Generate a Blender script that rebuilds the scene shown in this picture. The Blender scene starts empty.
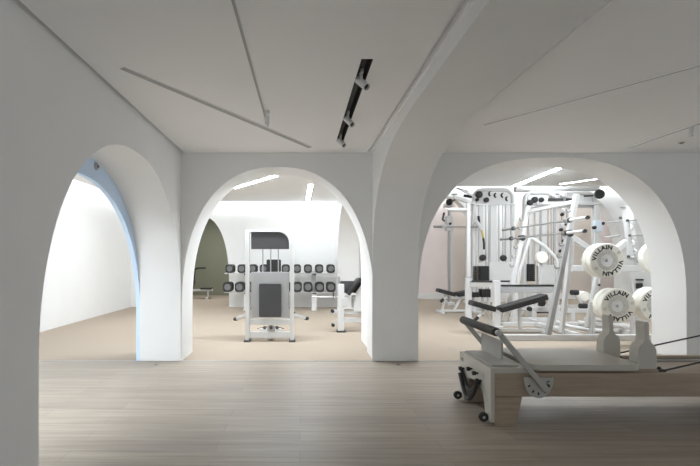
import bpy, bmesh, math, random
from mathutils import Vector, Matrix
random.seed(7)
PI = math.pi
sc = bpy.context.scene
COL = sc.collection

# ---------------------------------------------------------------- survey
# camera at the origin of the plan, eye height 1.25 m, looking along +Y.
F, CX, CY, EYE = 440.0, 300.0, 260.0, 1.25
def P(px, py, Y):
    """survey reading at a known distance -> metres"""
    return Vector(((px - CX) * Y / F, Y, EYE + (CY - py) * Y / F))
def PX(px, Y): return (px - CX) * Y / F
def PZ(py, Y): return EYE + (CY - py) * Y / F

# ---------------------------------------------------------------- materials
def mat(name, col, rough=0.5, metal=0.0, noise=0.0, nscale=8.0, bump=0.0, bscale=60.0, emit=0.0, spec=0.5, trans=0.0, alpha=1.0):
    m = bpy.data.materials.new(name); m.use_nodes = True
    nt = m.node_tree; b = nt.nodes['Principled BSDF']
    b.inputs['Base Color'].default_value = (*col, 1)
    b.inputs['Roughness'].default_value = rough
    b.inputs['Metallic'].default_value = metal
    b.inputs['Specular IOR Level'].default_value = spec
    if trans: b.inputs['Transmission Weight'].default_value = trans
    if alpha < 1: b.inputs['Alpha'].default_value = alpha
    if emit:
        b.inputs['Emission Color'].default_value = (*col, 1); b.inputs['Emission Strength'].default_value = emit
    tc = nt.nodes.new('ShaderNodeTexCoord')
    if noise:
        n = nt.nodes.new('ShaderNodeTexNoise'); n.inputs['Scale'].default_value = nscale; n.inputs['Detail'].default_value = 4
        r = nt.nodes.new('ShaderNodeValToRGB')
        r.color_ramp.elements[0].position = .3; r.color_ramp.elements[1].position = .7
        r.color_ramp.elements[0].color = (*[c * (1 - noise) for c in col], 1)
        r.color_ramp.elements[1].color = (*[min(1, c * (1 + noise)) for c in col], 1)
        nt.links.new(tc.outputs['Object'], n.inputs['Vector']); nt.links.new(n.outputs['Fac'], r.inputs['Fac'])
        nt.links.new(r.outputs['Color'], b.inputs['Base Color'])
    if bump:
        n2 = nt.nodes.new('ShaderNodeTexNoise'); n2.inputs['Scale'].default_value = bscale; n2.inputs['Detail'].default_value = 3
        bp = nt.nodes.new('ShaderNodeBump'); bp.inputs['Strength'].default_value = bump; bp.inputs['Distance'].default_value = .005
        nt.links.new(tc.outputs['Object'], n2.inputs['Vector']); nt.links.new(n2.outputs['Fac'], bp.inputs['Height'])
        nt.links.new(bp.outputs['Normal'], b.inputs['Normal'])
    return m

def wood(name, c0, c1, axis_scale, rough=.45, plank=None, bump=.08, spec=.5):
    m = bpy.data.materials.new(name); m.use_nodes = True
    nt = m.node_tree; b = nt.nodes['Principled BSDF']; L = nt.links.new
    b.inputs['Roughness'].default_value = rough; b.inputs['Specular IOR Level'].default_value = spec
    tc = nt.nodes.new('ShaderNodeTexCoord'); mp = nt.nodes.new('ShaderNodeMapping')
    mp.inputs['Scale'].default_value = axis_scale
    L(tc.outputs['Object'], mp.inputs['Vector'])
    n = nt.nodes.new('ShaderNodeTexNoise'); n.inputs['Scale'].default_value = 1; n.inputs['Detail'].default_value = 7; n.inputs['Roughness'].default_value = .65
    L(mp.outputs['Vector'], n.inputs['Vector'])
    r = nt.nodes.new('ShaderNodeValToRGB')
    r.color_ramp.elements[0].position = .32; r.color_ramp.elements[1].position = .68
    r.color_ramp.elements[0].color = (*c0, 1); r.color_ramp.elements[1].color = (*c1, 1)
    L(n.outputs['Fac'], r.inputs['Fac'])
    out = r.outputs['Color']
    if plank:
        br = nt.nodes.new('ShaderNodeTexBrick'); br.offset = .37
        br.inputs['Color1'].default_value = (1, 1, 1, 1); br.inputs['Color2'].default_value = (.86, .86, .87, 1)
        br.inputs['Mortar'].default_value = (.62, .60, .58, 1)
        br.inputs['Scale'].default_value = 1; br.inputs['Mortar Size'].default_value = .0015
        br.inputs['Brick Width'].default_value = plank[0]; br.inputs['Row Height'].default_value = plank[1]
        L(tc.outputs['Object'], br.inputs['Vector'])
        mx = nt.nodes.new('ShaderNodeMix'); mx.data_type = 'RGBA'; mx.blend_type = 'MULTIPLY'; mx.inputs[0].default_value = 1
        L(out, mx.inputs[6]); L(br.outputs['Color'], mx.inputs[7]); out = mx.outputs[2]
    L(out, b.inputs['Base Color'])
    if bump:
        bp = nt.nodes.new('ShaderNodeBump'); bp.inputs['Strength'].default_value = bump; bp.inputs['Distance'].default_value = .004
        L(n.outputs['Fac'], bp.inputs['Height']); L(bp.outputs['Normal'], b.inputs['Normal'])
    return m

M = {}
M['plaster'] = mat('plaster', (.80, .80, .795), .85, noise=.015, nscale=2.0, bump=.05, bscale=25, spec=.2)
M['ceil'] = mat('ceiling_paint', (.90, .90, .90), .9, noise=.01, nscale=1.5, spec=.2)
M['gymwhite'] = mat('gym_paint', (.84, .84, .83), .85, noise=.01, nscale=2, spec=.2)
M['pink'] = mat('pink_paint', (.84, .75, .725), .85, noise=.02, nscale=2, spec=.2)
M['tan'] = mat('tan_paint', (.72, .65, .59), .85, noise=.02, nscale=2, spec=.2)  # pink wall in shade, the shading put into the colour
M['olive'] = mat('olive_paint', (.24, .25, .19), .85, noise=.03, nscale=2, spec=.2)
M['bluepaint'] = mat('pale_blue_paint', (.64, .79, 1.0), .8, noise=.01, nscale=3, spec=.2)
M['carpet'] = mat('beige_carpet', (.405, .34, .275), .95, noise=.10, nscale=90, bump=.4, bscale=250, spec=.1)
M['woodfloor'] = wood('oak_floor', (.285, .24, .19), (.425, .365, .30), (1.1, 26, 1), .42, plank=(1.5, .16))
M['wood'] = wood('maple_wood', (.285, .22, .16), (.385, .305, .23), (3, 3, 45), .45, bump=.03)
M['woodx'] = wood('maple_rail', (.285, .22, .16), (.385, .305, .23), (2, 30, 30), .45, bump=.03)
M['metal'] = mat('white_metal', (.66, .66, .655), .35, noise=.015, nscale=5)
M['greymetal'] = mat('grey_metal', (.42, .42, .42), .35, metal=.6, noise=.05, nscale=12)
M['steel'] = mat('brushed_steel', (.62, .62, .62), .28, metal=.9, noise=.04, nscale=20)
M['black'] = mat('black_rubber', (.018, .018, .018), .55, noise=.15, nscale=30)
M['pad'] = mat('black_vinyl', (.02, .019, .019), .55, noise=.1, nscale=25, bump=.08, bscale=120)
M['charcoal'] = mat('charcoal_panel', (.06, .06, .062), .5, noise=.05, nscale=10)
M['shroud'] = mat('smoked_panel', (.40, .40, .40), .35, noise=.03, nscale=6)
M['dark'] = mat('dark_grey_rubber', (.15, .15, .15), .5, noise=.1, nscale=30)
M['cream'] = mat('cream_rubber', (.80, .78, .71), .6, noise=.02, nscale=10)
M['speckle'] = mat('speckled_hub', (.55, .54, .50), .6, noise=.35, nscale=140)
M['ink'] = mat('black_lettering', (.02, .02, .02), .6, noise=.1, nscale=20)
M['greyink'] = mat('grey_mark', (.42, .41, .38), .6, noise=.1, nscale=20)
M['mat'] = mat('cream_vinyl', (.48, .455, .40), .5, noise=.02, nscale=12, bump=.05, bscale=200)
M['greyboard'] = mat('grey_board', (.40, .39, .365), .5, noise=.03, nscale=10)
M['diffuser'] = mat('unlit_diffuser', (.42, .42, .42), .6, noise=.02, nscale=10)
M['led'] = mat('led_strip', (.88, .945, 1), .5, emit=34)
M['ledr'] = mat('led_strip_high', (.88, .945, 1), .5, emit=34)
M['cove'] = mat('led_cove', (.88, .945, 1), .5, emit=14)
M['yellow'] = mat('yellow_webbing', (.60, .52, .22), .7, noise=.08, nscale=30)
M['blackbox'] = mat('black_recess', (.02, .02, .02), .7, noise=.1, nscale=10)
M['bluetint'] = mat('pale_carriage_plastic', (.70, .78, .86), .4, noise=.02, nscale=10)

# ---------------------------------------------------------------- mesh builder
class MB:
    def __init__(s): s.v = []; s.f = []; s.sm = []
    def add(s, vs, fs, smooth=False):
        o = len(s.v); s.v += [tuple(v) for v in vs]; s.f += [tuple(i + o for i in f) for f in fs]
        s.sm += [smooth] * len(fs) if isinstance(smooth, bool) else smooth
        return s
    def box(s, c, d, rot=None):
        c = Vector(c); h = [x / 2 for x in d]
        vs = [Vector((x * h[0], y * h[1], z * h[2])) for x in (-1, 1) for y in (-1, 1) for z in (-1, 1)]
        if rot is not None: vs = [rot @ v for v in vs]
        return s.add([v + c for v in vs], [(0, 1, 3, 2), (4, 6, 7, 5), (0, 4, 5, 1), (2, 3, 7, 6), (0, 2, 6, 4), (1, 5, 7, 3)])
    def bb(s, x0, x1, y0, y1, z0, z1):
        return s.box(((x0 + x1) / 2, (y0 + y1) / 2, (z0 + z1) / 2), (abs(x1 - x0), abs(y1 - y0), abs(z1 - z0)))
    def bar(s, p0, p1, w, h=None, up=(0, 0, 1)):
        """square tube from p0 to p1; h measured along up, w across"""
        h = h or w; p0 = Vector(p0); p1 = Vector(p1); d = (p1 - p0); n = d.normalized(); up = Vector(up)
        if abs(n.dot(up)) > .97: up = Vector((0, 1, 0))
        side = n.cross(up).normalized(); u = side.cross(n).normalized()
        return s.box((p0 + p1) / 2, (d.length, w, h), Matrix((n, side, u)).transposed())
    def tube(s, pts, r, seg=10, cap=True):
        pts = [Vector(p) for p in pts]; rs = r if isinstance(r, (list, tuple)) else [r] * len(pts)
        vs = []; fs = []; a = None
        for i, p in enumerate(pts):
            t = (pts[min(i + 1, len(pts) - 1)] - pts[max(i - 1, 0)]).normalized()
            if a is None:
                a = t.cross(Vector((0, 0, 1)) if abs(t.z) < .9 else Vector((1, 0, 0))).normalized()
            a = (a - t * a.dot(t)).normalized(); b = t.cross(a)
            for k in range(seg):
                g = 2 * PI * k / seg; vs.append(p + (a * math.cos(g) + b * math.sin(g)) * rs[i])
        for i in range(len(pts) - 1):
            for k in range(seg):
                fs.append((i * seg + k, i * seg + (k + 1) % seg, (i + 1) * seg + (k + 1) % seg, (i + 1) * seg + k))
        s.add(vs, fs, True)
        if cap:
            s.add(vs[:seg], [tuple(reversed(range(seg)))], False); s.add(vs[-seg:], [tuple(range(seg))], False)
        return s
    def lathe(s, c, prof, axis=(0, 0, 1), seg=24, ang=30):
        """prof: list of (radius, offset along axis); creases where the profile turns sharply"""
        c = Vector(c); ax = Vector(axis).normalized()
        a = ax.cross(Vector((0, 0, 1)) if abs(ax.z) < .9 else Vector((1, 0, 0))).normalized(); b = ax.cross(a)
        for i in range(len(prof) - 1):
            (r0, o0), (r1, o1) = prof[i], prof[i + 1]
            vs = []
            for (r, o) in ((r0, o0), (r1, o1)):
                for k in range(seg):
                    g = 2 * PI * k / seg; vs.append(c + ax * o + (a * math.cos(g) + b * math.sin(g)) * r)
            fs = [(k, (k + 1) % seg, seg + (k + 1) % seg, seg + k) for k in range(seg)]
            s.add(vs, fs, abs(o1 - o0) > 1e-6)
        return s
    def cyl(s, p0, p1, r, seg=20): return s.tube([p0, p1], r, seg)
    def sphere(s, c, r, seg=16, rings=10, sz=(1, 1, 1)):
        c = Vector(c); vs = []; fs = []
        for i in range(rings + 1):
            t = PI * i / rings
            for k in range(seg):
                g = 2 * PI * k / seg
                vs.append(c + Vector((math.sin(t) * math.cos(g) * r * sz[0], math.sin(t) * math.sin(g) * r * sz[1], math.cos(t) * r * sz[2])))
        for i in range(rings):
            for k in range(seg):
                fs.append((i * seg + k, (i + 1) * seg + k, (i + 1) * seg + (k + 1) % seg, i * seg + (k + 1) % seg))
        return s.add(vs, fs, True)
    def prism(s, pts, a0, a1, plane='xz', smooth_idx=None):
        """extrude a 2D outline; plane xz -> along y, yz -> along x, xy -> along z"""
        def mk(p, a):
            return {'xz': (p[0], a, p[1]), 'yz': (a, p[0], p[1]), 'xy': (p[0], p[1], a)}[plane]
        n = len(pts)
        s.add([mk(p, a0) for p in pts], [tuple(range(n))]); s.add([mk(p, a1) for p in pts], [tuple(reversed(range(n)))])
        vs = [mk(p, a0) for p in pts] + [mk(p, a1) for p in pts]
        fs = []; sm = []
        for i in range(n):
            j = (i + 1) % n; fs.append((i, n + i, n + j, j)); sm.append(bool(smooth_idx and i in smooth_idx))
        return s.add(vs, fs, sm)
    def slab(s, xs, ys, z0, z1, holes):
        """slab on a grid of breaks with rectangular holes (x0,x1,y0,y1) left open"""
        xs = sorted(set(xs)); ys = sorted(set(ys))
        for i in range(len(xs) - 1):
            for j in range(len(ys) - 1):
                mx = (xs[i] + xs[i + 1]) / 2; my = (ys[j] + ys[j + 1]) / 2
                if any(h[0] < mx < h[1] and h[2] < my < h[3] for h in holes): continue
                s.bb(xs[i], xs[i + 1], ys[j], ys[j + 1], z0, z1)
        return s
    def build(s, name, m, parent=None, bevel=0.0, seg=2):
        me = bpy.data.meshes.new(name); off = Vector((0, 0, 0)); q = parent
        while q: off += q.location; q = q.parent
        me.from_pydata([Vector(v) - off for v in s.v], [], s.f); me.update()
        bm = bmesh.new(); bm.from_mesh(me)
        bm.faces.ensure_lookup_table()
        bmesh.ops.recalc_face_normals(bm, faces=bm.faces); bm.to_mesh(me); bm.free()
        me.polygons.foreach_set('use_smooth', s.sm)
        me.set_sharp_from_angle(angle=math.radians(38))
        me.materials.append(m)
        o = bpy.data.objects.new(name, me); COL.objects.link(o)
        if parent: o.parent = parent
        if bevel:
            b = o.modifiers.new('bevel', 'BEVEL'); b.width = bevel; b.segments = seg; b.limit_method = 'ANGLE'; b.angle_limit = .7
        return o

def tag(o, label, cat, group=None):
    o['label'] = label; o['category'] = cat
    if group: o['group'] = group
    return o
def thing(name, label, cat, loc=(0, 0, 0), group=None):
    o = bpy.data.objects.new(name, None); o.empty_display_size = .1; COL.objects.link(o); o.location = loc
    return tag(o, label, cat, group)
def struct(name, mb, m, bevel=0, seg=2):
    o = mb.build(name, m, None, bevel, seg); o['kind'] = 'structure'; return o
def dup(root, loc, label):
    def cp(o, par):
        c = o.copy(); COL.objects.link(c); c.parent = par
        for ch in list(o.children): cp(ch, c)
        return c
    r = cp(root, None); r.location = loc; r['label'] = label; return r

def arch(c, a, spring, top, n=2.3, steps=48):
    """outline of an arched opening standing on the floor, left foot to right foot"""
    pts = [(c - a, 0.0)]
    for i in range(steps + 1):
        t = PI * i / steps; co, si = math.cos(t), math.sin(t)
        pts.append((c - a * math.copysign(abs(co) ** (2 / n), co), spring + (top - spring) * si ** (2 / n)))
    pts.append((c + a, 0.0)); return pts
def arched_wall(mb, u0, u1, top, arches, a0, a1, plane):
    pts = [(u0, 0.0)]; idx = set()
    for A in arches:
        k = len(pts); pts += A; idx |= set(range(k, k + len(A) - 1))
    pts += [(u1, 0.0), (u1, top), (u0, top)]
    return mb.prism(pts, a0, a1, plane, idx)

# ================================================================ SETTING
WY, WB = 5.446, 5.99          # front and back face of the arcade wall
LX, LB = -1.473, -1.975        # left wall faces
RX0, RX1 = .893, 1.455        # rib faces
CZ = 2.575                    # ceiling of the front room
BY = 11.7                     # back wall, left gym bay
BR = 13.1                     # back wall, right gym bay

# floors
fl = MB().bb(-4.6, 7.6, -3.1, WY, -.15, 0); struct('floor', fl, M['woodfloor'])
fl = MB().bb(-4.6, 12.2, WY, 16.2, -.15, 0); struct('floor_gym', fl, M['carpet'])
MBt = MB().bb(-4.5, 7.5, WY - .012, WY + .012, 0, .004); struct('trim_1', MBt, M['greymetal'])

# arcade wall with two arches
A2 = arch(-.275, 1.188, .63, 2.403, 2.35)
A3 = arch(3.125, 1.66, .63, 2.518, 2.6)
struct('wall_front', arched_wall(MB(), LB, 7.5, 3.66, [A2, A3], WY, WB, 'xz'), M['plaster'])
# left wall with its arch, running towards the viewer
AL = arch(3.957, 1.477, .63, 2.225, 2.2)
struct('wall_left', arched_wall(MB(), -3.0, WY, 3.0, [AL], LB, LX, 'yz'), M['plaster'])
# pale blue lining arch right behind the left wall
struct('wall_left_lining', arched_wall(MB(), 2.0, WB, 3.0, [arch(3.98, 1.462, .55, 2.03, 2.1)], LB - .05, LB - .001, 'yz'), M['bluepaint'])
# rib: an arch wall springing from the pier between the arches
cv = [(WY - .012, 0), (WY - .012, .5)]
for k in range(41):
    t = PI / 2 * k / 40; cv.append((3.0 + (WY - .012 - 3.0) * math.cos(t) ** (2 / 3), .8 + 1.675 * math.sin(t) ** (2 / 3)))
cv += [(3.0 - .2 * k, 2.475) for k in range(1, 19)]
for k in range(1, 21):
    t = PI / 2 * k / 20; cv.append((-.6 - 2.4 * math.sin(t) ** (2 / 3), .8 + 1.675 * math.cos(t) ** (2 / 3)))
cv.append((-3.0, 0))
rib = MB().prism(cv + [(-3.0, 2.7), (WY, 2.7)], RX0, RX1, 'yz', set(range(len(cv) - 1))); struct('wall_rib', rib, M['plaster'])
# outer walls of the front room and side space
def wall_with_opening(name, x0, x1, y0, y1, ztop, wx0, wx1, wz0, wz1):
    m = MB().bb(x0, wx0, y0, y1, 0, ztop).bb(wx1, x1, y0, y1, 0, ztop).bb(wx0, wx1, y0, y1, 0, wz0).bb(wx0, wx1, y0, y1, wz1, ztop)
    return struct(name, m, M['plaster'])
wall_with_opening('wall_back', -4.6, 7.6, -3.15, -3.0, 3.66, -1.4, 2.0, .06, 2.4)  # opening for an unseen window, added to light the front room
m = MB()
for x in (-1.37, .3, 1.97): m.bb(x - .03, x + .03, -3.1, -3.02, .06, 2.4)
m.bb(-1.4, 2.0, -3.1, -3.02, .06, .12).bb(-1.4, 2.0, -3.1, -3.02, 2.34, 2.4); struct('window_1', m, M['metal'])  # frame of the added rear window, never in view
struct('wall_right', MB().bb(7.5, 7.65, -3, -1.5, 0, 3.66).bb(7.5, 7.65, 2.5, WY, 0, 3.66).bb(7.5, 7.65, -1.5, 2.5, 0, .06).bb(7.5, 7.65, -1.5, 2.5, 2.4, 3.66), M['plaster'])
m = MB()
for y in (-1.47, .5, 2.47): m.bb(7.53, 7.6, y - .03, y + .03, .06, 2.4)
m.bb(7.53, 7.6, -1.5, 2.5, .06, .12).bb(7.53, 7.6, -1.5, 2.5, 2.34, 2.4); struct('window_2', m, M['metal'])  # frame of the side window, added out of view for fill light
# front ceilings with shadow gaps and the recess of the track
TR = (.405, .484, 2.90, 4.92)
h1 = [(LX, LX + .04, -3, WY), (RX0 - .068, RX0 - .022, -3, WY - .05), TR]
m = MB().slab([LX, LX + .04, RX0 - .068, RX0 - .022, RX0, TR[0], TR[1]], [-3, TR[2], TR[3], WY - .05, WY], CZ, CZ + .045, h1)
m.slab([RX1, RX1 + .13, 7.5], [-3, WY], CZ, CZ + .045, [(RX1, RX1 + .13, -3, WY)])
m.bb(LX, .38, -3, WY, CZ + .045, CZ + .1).bb(.5, 7.5, -3, WY, CZ + .045, CZ + .1).bb(.38, .5, -3, 2.88, CZ + .045, CZ + .1).bb(.38, .5, 4.94, WY, CZ + .045, CZ + .1).bb(.36, .52, 2.85, 4.97, CZ + .101, CZ + .13)
struct('ceiling', m, M['ceil'])

# gym, left bay
LZ, LT = 2.78, 3.0
struct('wall_gym_left', MB().bb(-4.65, -4.5, -3, 16.2, 0, 3.1), M['gymwhite'])
AO = arch(-2.553, .665, .72, 2.393, 2.1)
struct('wall_gym_back', arched_wall(MB(), -4.5, 1.0, 3.05, [AO], BY, BY + .3, 'xz'), M['gymwhite'])
m = MB().bb(-4.3, LB - .055, -3, WB, LZ, LZ + .06).bb(-4.3, .95, WB, BY - .22, LZ, LZ + .06)
struct('ceiling_gym_left', m, M['gymwhite'])
struct('ceiling_gym_upper', MB().bb(-4.5, LB - .001, -3, WB, LT, LT + .06).bb(-4.5, .95, WB, BY, LT, LT + .06), M['gymwhite'])
struct('trim_2', MB().bb(-4.3, .9, BY - .219, BY - .205, LZ + .005, LZ + .05), M['cove'])
struct('trim_3', MB().bb(-4.315, -4.301, -2.9, BY - .3, LZ + .005, LZ + .05), M['cove'])
# olive room behind
struct('wall_olive', MB().bb(-4.5, .9, 15.6, 15.75, 0, 3), M['olive'])
struct('wall_olive_side', MB().bb(-.9, -.75, BY + .3, 15.6, 0, 3).bb(-4.5, -4.45, BY + .3, 15.6, 0, 3), M['olive'])
struct('ceiling_olive', MB().bb(-4.5, .9, BY + .3, 15.7, 2.9, 2.96), M['olive'])
# rib between the gym bays, with its own arch
m = arched_wall(MB(), WB, BR + .3, 3.66, [arch(9.05, 2.2, .7, 2.64, 2.3)], .955, 1.5, 'yz'); struct('wall_gym_rib', m, M['gymwhite'])
# gym, right bay
RZ, RT, RXX = 3.40, 3.62, 10.25
AP = arch(PX(440, BR), 37 * BR / F, 1.2, PZ(195, BR), 2.3)
AQ = arch(PX(566, BR), 56 * BR / F, 1.0, PZ(189.5, BR), 2.3)
struct('wall_gym_right_back', arched_wall(MB(), 1.5, RXX, 3.7, [AP, AQ], BR, BR + .33, 'xz'), M['gymwhite'])
struct('wall_gym_right', MB().bb(RXX, RXX + .15, WB, 14.4, 0, 3.7), M['gymwhite'])
struct('ceiling_gym_right', MB().bb(1.5, RXX - .2, WB, BR - .25, RZ, RZ + .06), M['gymwhite'])
struct('ceiling_gym_right_upper', MB().bb(1.5, RXX, WB, 14.4, RT, RT + .06), M['gymwhite'])
struct('trim_4', MB().bb(1.6, RXX - .25, BR - .249, BR - .235, RZ + .005, RZ + .05), M['cove'])
struct('trim_5', MB().bb(RXX - .199, RXX - .185, WB + .1, BR - .4, RZ + .005, RZ + .05), M['cove'])
# pink room
xs = (1.5, PX(452, 14.1), PX(596, 14.1), RXX)
struct('wall_pink', MB().bb(xs[0], xs[1], 14.1, 14.25, 0, 3.7).bb(xs[2], xs[3], 14.1, 14.25, 0, 3.7), M['pink'])
struct('wall_tan', MB().bb(xs[1], xs[2], 14.1, 14.25, 0, 3.7), M['tan'])  # stretch of the pink wall with its shade painted in
struct('baseboard_pink', MB().bb(1.5, RXX, 14.08, 14.1, 0, .19), M['gymwhite'])
struct('trim_6', MB().bb(2.2, 9.9, 13.55, 13.6, RT - .03, RT), M['cove'])  # unseen glowing strip added to brighten the pink room

# lamps of the gym --------------------------------------------------
def strip(p0, p1, w, name, label, m, z):
    t = thing(name, label, 'ceiling light', (0, 0, 0), 'glowing light strips in the gym ceiling')
    c = (Vector(p0) + Vector(p1)) / 2; t.location = (c.x, c.y, z)
    MB().bar((p0[0], p0[1], z - .006), (p1[0], p1[1], z - .006), w + .03, .012).build('frame', M['metal'], t)
    MB().bar((p0[0], p0[1], z - .015), (p1[0], p1[1], z - .015), w, .006).build('diffuser', M[m], t)
    return t
strip((-1.40, 9.29), (-.43, 7.92), .09, 'strip_light', 'slanting glowing light strip in the ceiling seen through the middle arch', 'led', LZ)
strip((.196, 11.3), (.217, 8.86), .09, 'strip_light', 'straight glowing light strip running back towards the dumbbell wall', 'led', LZ)
strip((6.2, 12.7), (5.95, 9.0), .14, 'strip_light', 'wide glowing light strip in the ceiling above the white cable machines', 'ledr', RZ)
strip((7.33, 12.4), (8.1, 11.2), .022, 'strip_light', 'thin slanting light strip in the ceiling at the right side of the large arch', 'ledr', RZ)

# ================================================================ FRONT ROOM FITTINGS
def tape(p0, p1, name, label, w=.035):
    m = MB().bar((p0[0], p0[1], CZ - .004), (p1[0], p1[1], CZ - .004), w, .008)
    t = thing(name, label, 'linear lamp', ((p0[0] + p1[0]) / 2, (p0[1] + p1[1]) / 2, CZ))
    m.build('housing', M['ceil'], t)
    MB().bar((p0[0], p0[1], CZ - .0085), (p1[0], p1[1], CZ - .0085), w * .8, .003).build('diffuser', M['diffuser'], t)
    return t
tape((-1.22, 3.02), (.117, 5.16), 'ceiling_lamp', 'long unlit linear lamp crossing the left ceiling diagonally', .06)
tape((-.352, 1.2), (-.316, 4.33), 'ceiling_lamp', 'unlit linear lamp running straight back and ending at the diagonal one', .022)
tape((1.80, 4.30), (3.6, 1.7), 'ceiling_lamp', 'faint thin linear lamp slanting across the right ceiling', .012)
tape((3.87, 5.19), (3.85, 1.5), 'ceiling_lamp', 'short thin linear lamp at the right edge of the ceiling with a white spotlight', .022)

def ceiling_spot(x, y, label, h=.10):
    t = thing('ceiling_spotlight', label, 'spotlight', (x, y, CZ - .01), 'small white ceiling spotlights')
    MB().cyl((x, y, CZ - .03), (x, y, CZ - .0101), .022).build('mount', M['metal'], t)
    MB().cyl((x, y, CZ - h), (x, y, CZ - .03), .006, 8).build('stem', M['metal'], t)
    MB().cyl((x + .002, y, CZ - h - .075), (x, y, CZ - h), .02).build('lamp_head', M['metal'], t)
    return t
ceiling_spot(PX(267, 3.9), 3.9, 'small white spotlight hanging from the straight lamp on the left ceiling', .05)
ceiling_spot(3.86, 4.34, 'small white spotlight hanging at the right edge of the ceiling', .03)

# black recessed track with three spots
t = thing('lighting_track', 'black recessed lighting track in the middle of the ceiling', 'lighting track', (.445, 3.9, CZ))
x0, x1, y0, y1 = TR
m = MB().bb(x0 + .001, x1 - .001, y0 + .001, y1 - .001, CZ + .075, CZ + .088)
m.build('backplate', M['blackbox'], t)
m = MB().bb(x0 + .001, x0 + .006, y0 + .001, y1 - .001, CZ + .002, CZ + .075).bb(x1 - .006, x1 - .001, y0 + .001, y1 - .001, CZ + .002, CZ + .075)
m.bb(x0 + .006, x1 - .006, y0 + .001, y0 + .006, CZ + .002, CZ + .075).bb(x0 + .006, x1 - .006, y1 - .006, y1 - .001, CZ + .002, CZ + .075)
struct('trim_7', m, M['blackbox'])
MB().bb(.433, .457, y0 + .02, y1 - .02, CZ + .05, CZ + .074).build('rail', M['charcoal'], t)
def track_spot(y, label, first=None):
    if first: return dup(first, (.445, y, CZ + .05), label)
    r = thing('track_spotlight', label, 'spotlight', (.445, y, CZ + .05), 'white spotlights on the black ceiling track')
    MB().bb(.434, .456, y - .05, y + .05, CZ + .02, CZ + .049).build('adapter', M['metal'], r, .003)
    MB().cyl((.445, y, CZ - .03), (.445, y, CZ + .02), .013, 12).build('stem', M['metal'], r)
    a = Vector((.445 - .02, y + .05, CZ + .008)); d = Vector((.42, -.62, -.66)).normalized()
    MB().lathe(a, [(0, 0), (.024, 0), (.027, .006), (.027, .135), (.022, .135), (.022, .115)], d, 20).build('lamp_head', M['metal'], r)
    MB().lathe(a, [(.022, .116), (0, .116)], d, 20).build('lens', M['charcoal'], r)
    return r
ts = track_spot(3.20, 'white spotlight on the black ceiling track, the largest and nearest of three')
track_spot(4.08, 'white spotlight in the middle of the black ceiling track', ts)
track_spot(4.82, 'small white spotlight at the far end of the black ceiling track', ts)

def detector(x, y, z, name, label):
    t = thing(name, label, 'ceiling sensor', (x, y, z))
    MB().lathe((x, y, z), [(.0, -.012), (.018, -.012), (.027, -.006), (.03, 0), (0, 0)], (0, 0, 1), 20).build('cover', M['greymetal'], t)
    MB().lathe((x, y, z), [(0, -.016), (.010, -.016), (.012, -.0125), (0, -.0125)], (0, 0, 1), 14).build('lens', M['charcoal'], t)
    return t
detector(PX(681.5, 4.96), 4.96, CZ, 'smoke_detector', 'tiny grey ceiling sensor near the right end of the front room')
t = thing('wall_sensor', 'small grey sensor on the pale blue edge at the top of the left arch', 'sensor', (LB, 4.26, 2.155))
MB().lathe((LB, 4.26, 2.155), [(0, .02), (.02, .02), (.035, .008), (.038, .0005), (0, .0005)], (1, 0, 0), 18).build('cover', M['greymetal'], t)
MB().lathe((LB, 4.26, 2.155), [(0, .027), (.012, .027), (.015, .0205), (0, .0205)], (1, 0, 0), 12).build('lens', M['charcoal'], t)
for x, y, lb in ((-1.715, 5.24, 'small flush metal floor light in front of the left pier'), (1.167, 5.24, 'small flush metal floor light in front of the middle pier')):
    t = thing('floor_light', lb, 'floor light', (x, y, 0), 'flush floor lights by the piers')
    MB().lathe((x, y, 0), [(.030, .0005), (.030, .004), (.022, .004), (.022, .0005)], (0, 0, 1), 20).build('ring', M['greymetal'], t)
    MB().lathe((x, y, 0), [(.022, .0005), (.022, .003), (0, .003)], (0, 0, 1), 20).build('lens', M['charcoal'], t)

# ================================================================ REFORMER
def rbox(mb, x0, x1, y0, y1, z0, z1, r, seg=5):
    """box with rounded vertical corners"""
    pts = []
    for (cx, cy, a) in ((x1 - r, y1 - r, 0), (x0 + r, y1 - r, 90), (x0 + r, y0 + r, 180), (x1 - r, y0 + r, 270)):
        for k in range(seg + 1):
            g = math.radians(a + 90 * k / seg); pts.append((cx + r * math.cos(g), cy + r * math.sin(g)))
    return mb.prism(pts, z0, z1, 'xy')
RF = thing('pilates_reformer', 'light wood pilates reformer with cream carriage and black padded foot bar', 'pilates machine', (2.6, 3.65, 0))
XA, XB, YN, YF = 1.44, 3.90, 3.32, 3.97
MB().bb(XA + .03, XB, YN, YN + .045, .217, .395).build('side_rail', M['woodx'], RF, .006)
MB().bb(XA + .03, XB, YF - .045, YF, .217, .395).build('side_rail', M['woodx'], RF, .006)
MB().bb(XA + .31, XB - .05, YN + .045, YF - .045, .33, .352).build('inner_deck', M['woodx'], RF)
MB().bb(XB - .05, XB, YN + .045, YF - .045, .217, .395).build('end_board', M['wood'], RF, .005)
for y in (YN + .065, YF - .065):
    MB().bb(XA + .06, XB - .055, y - .015, y + .015, .3525, .368).build('carriage_track', M['greymetal'], RF, .003)
def leg(xl, y0, y1, dirn):
    pts = [(xl, .395), (xl, .0), (xl + .175 * dirn, .0), (xl + .215 * dirn, .22), (xl + .215 * dirn, .395)]
    return MB().prism(pts, y0, y1, 'xz')
for (y0, y1) in ((YN - .012, YN - .0005), (YF + .0005, YF + .012)): pass
MB().prism([(XA + .03, .216), (XA + .03, .0), (XA + .19, .0), (XA + .235, .216)], YN, YN + .10, 'xz').build('leg', M['wood'], RF, .005)
MB().prism([(XA + .03, .216), (XA + .03, .0), (XA + .19, .0), (XA + .235, .216)], YF - .10, YF, 'xz').build('leg', M['wood'], RF, .005)
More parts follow.
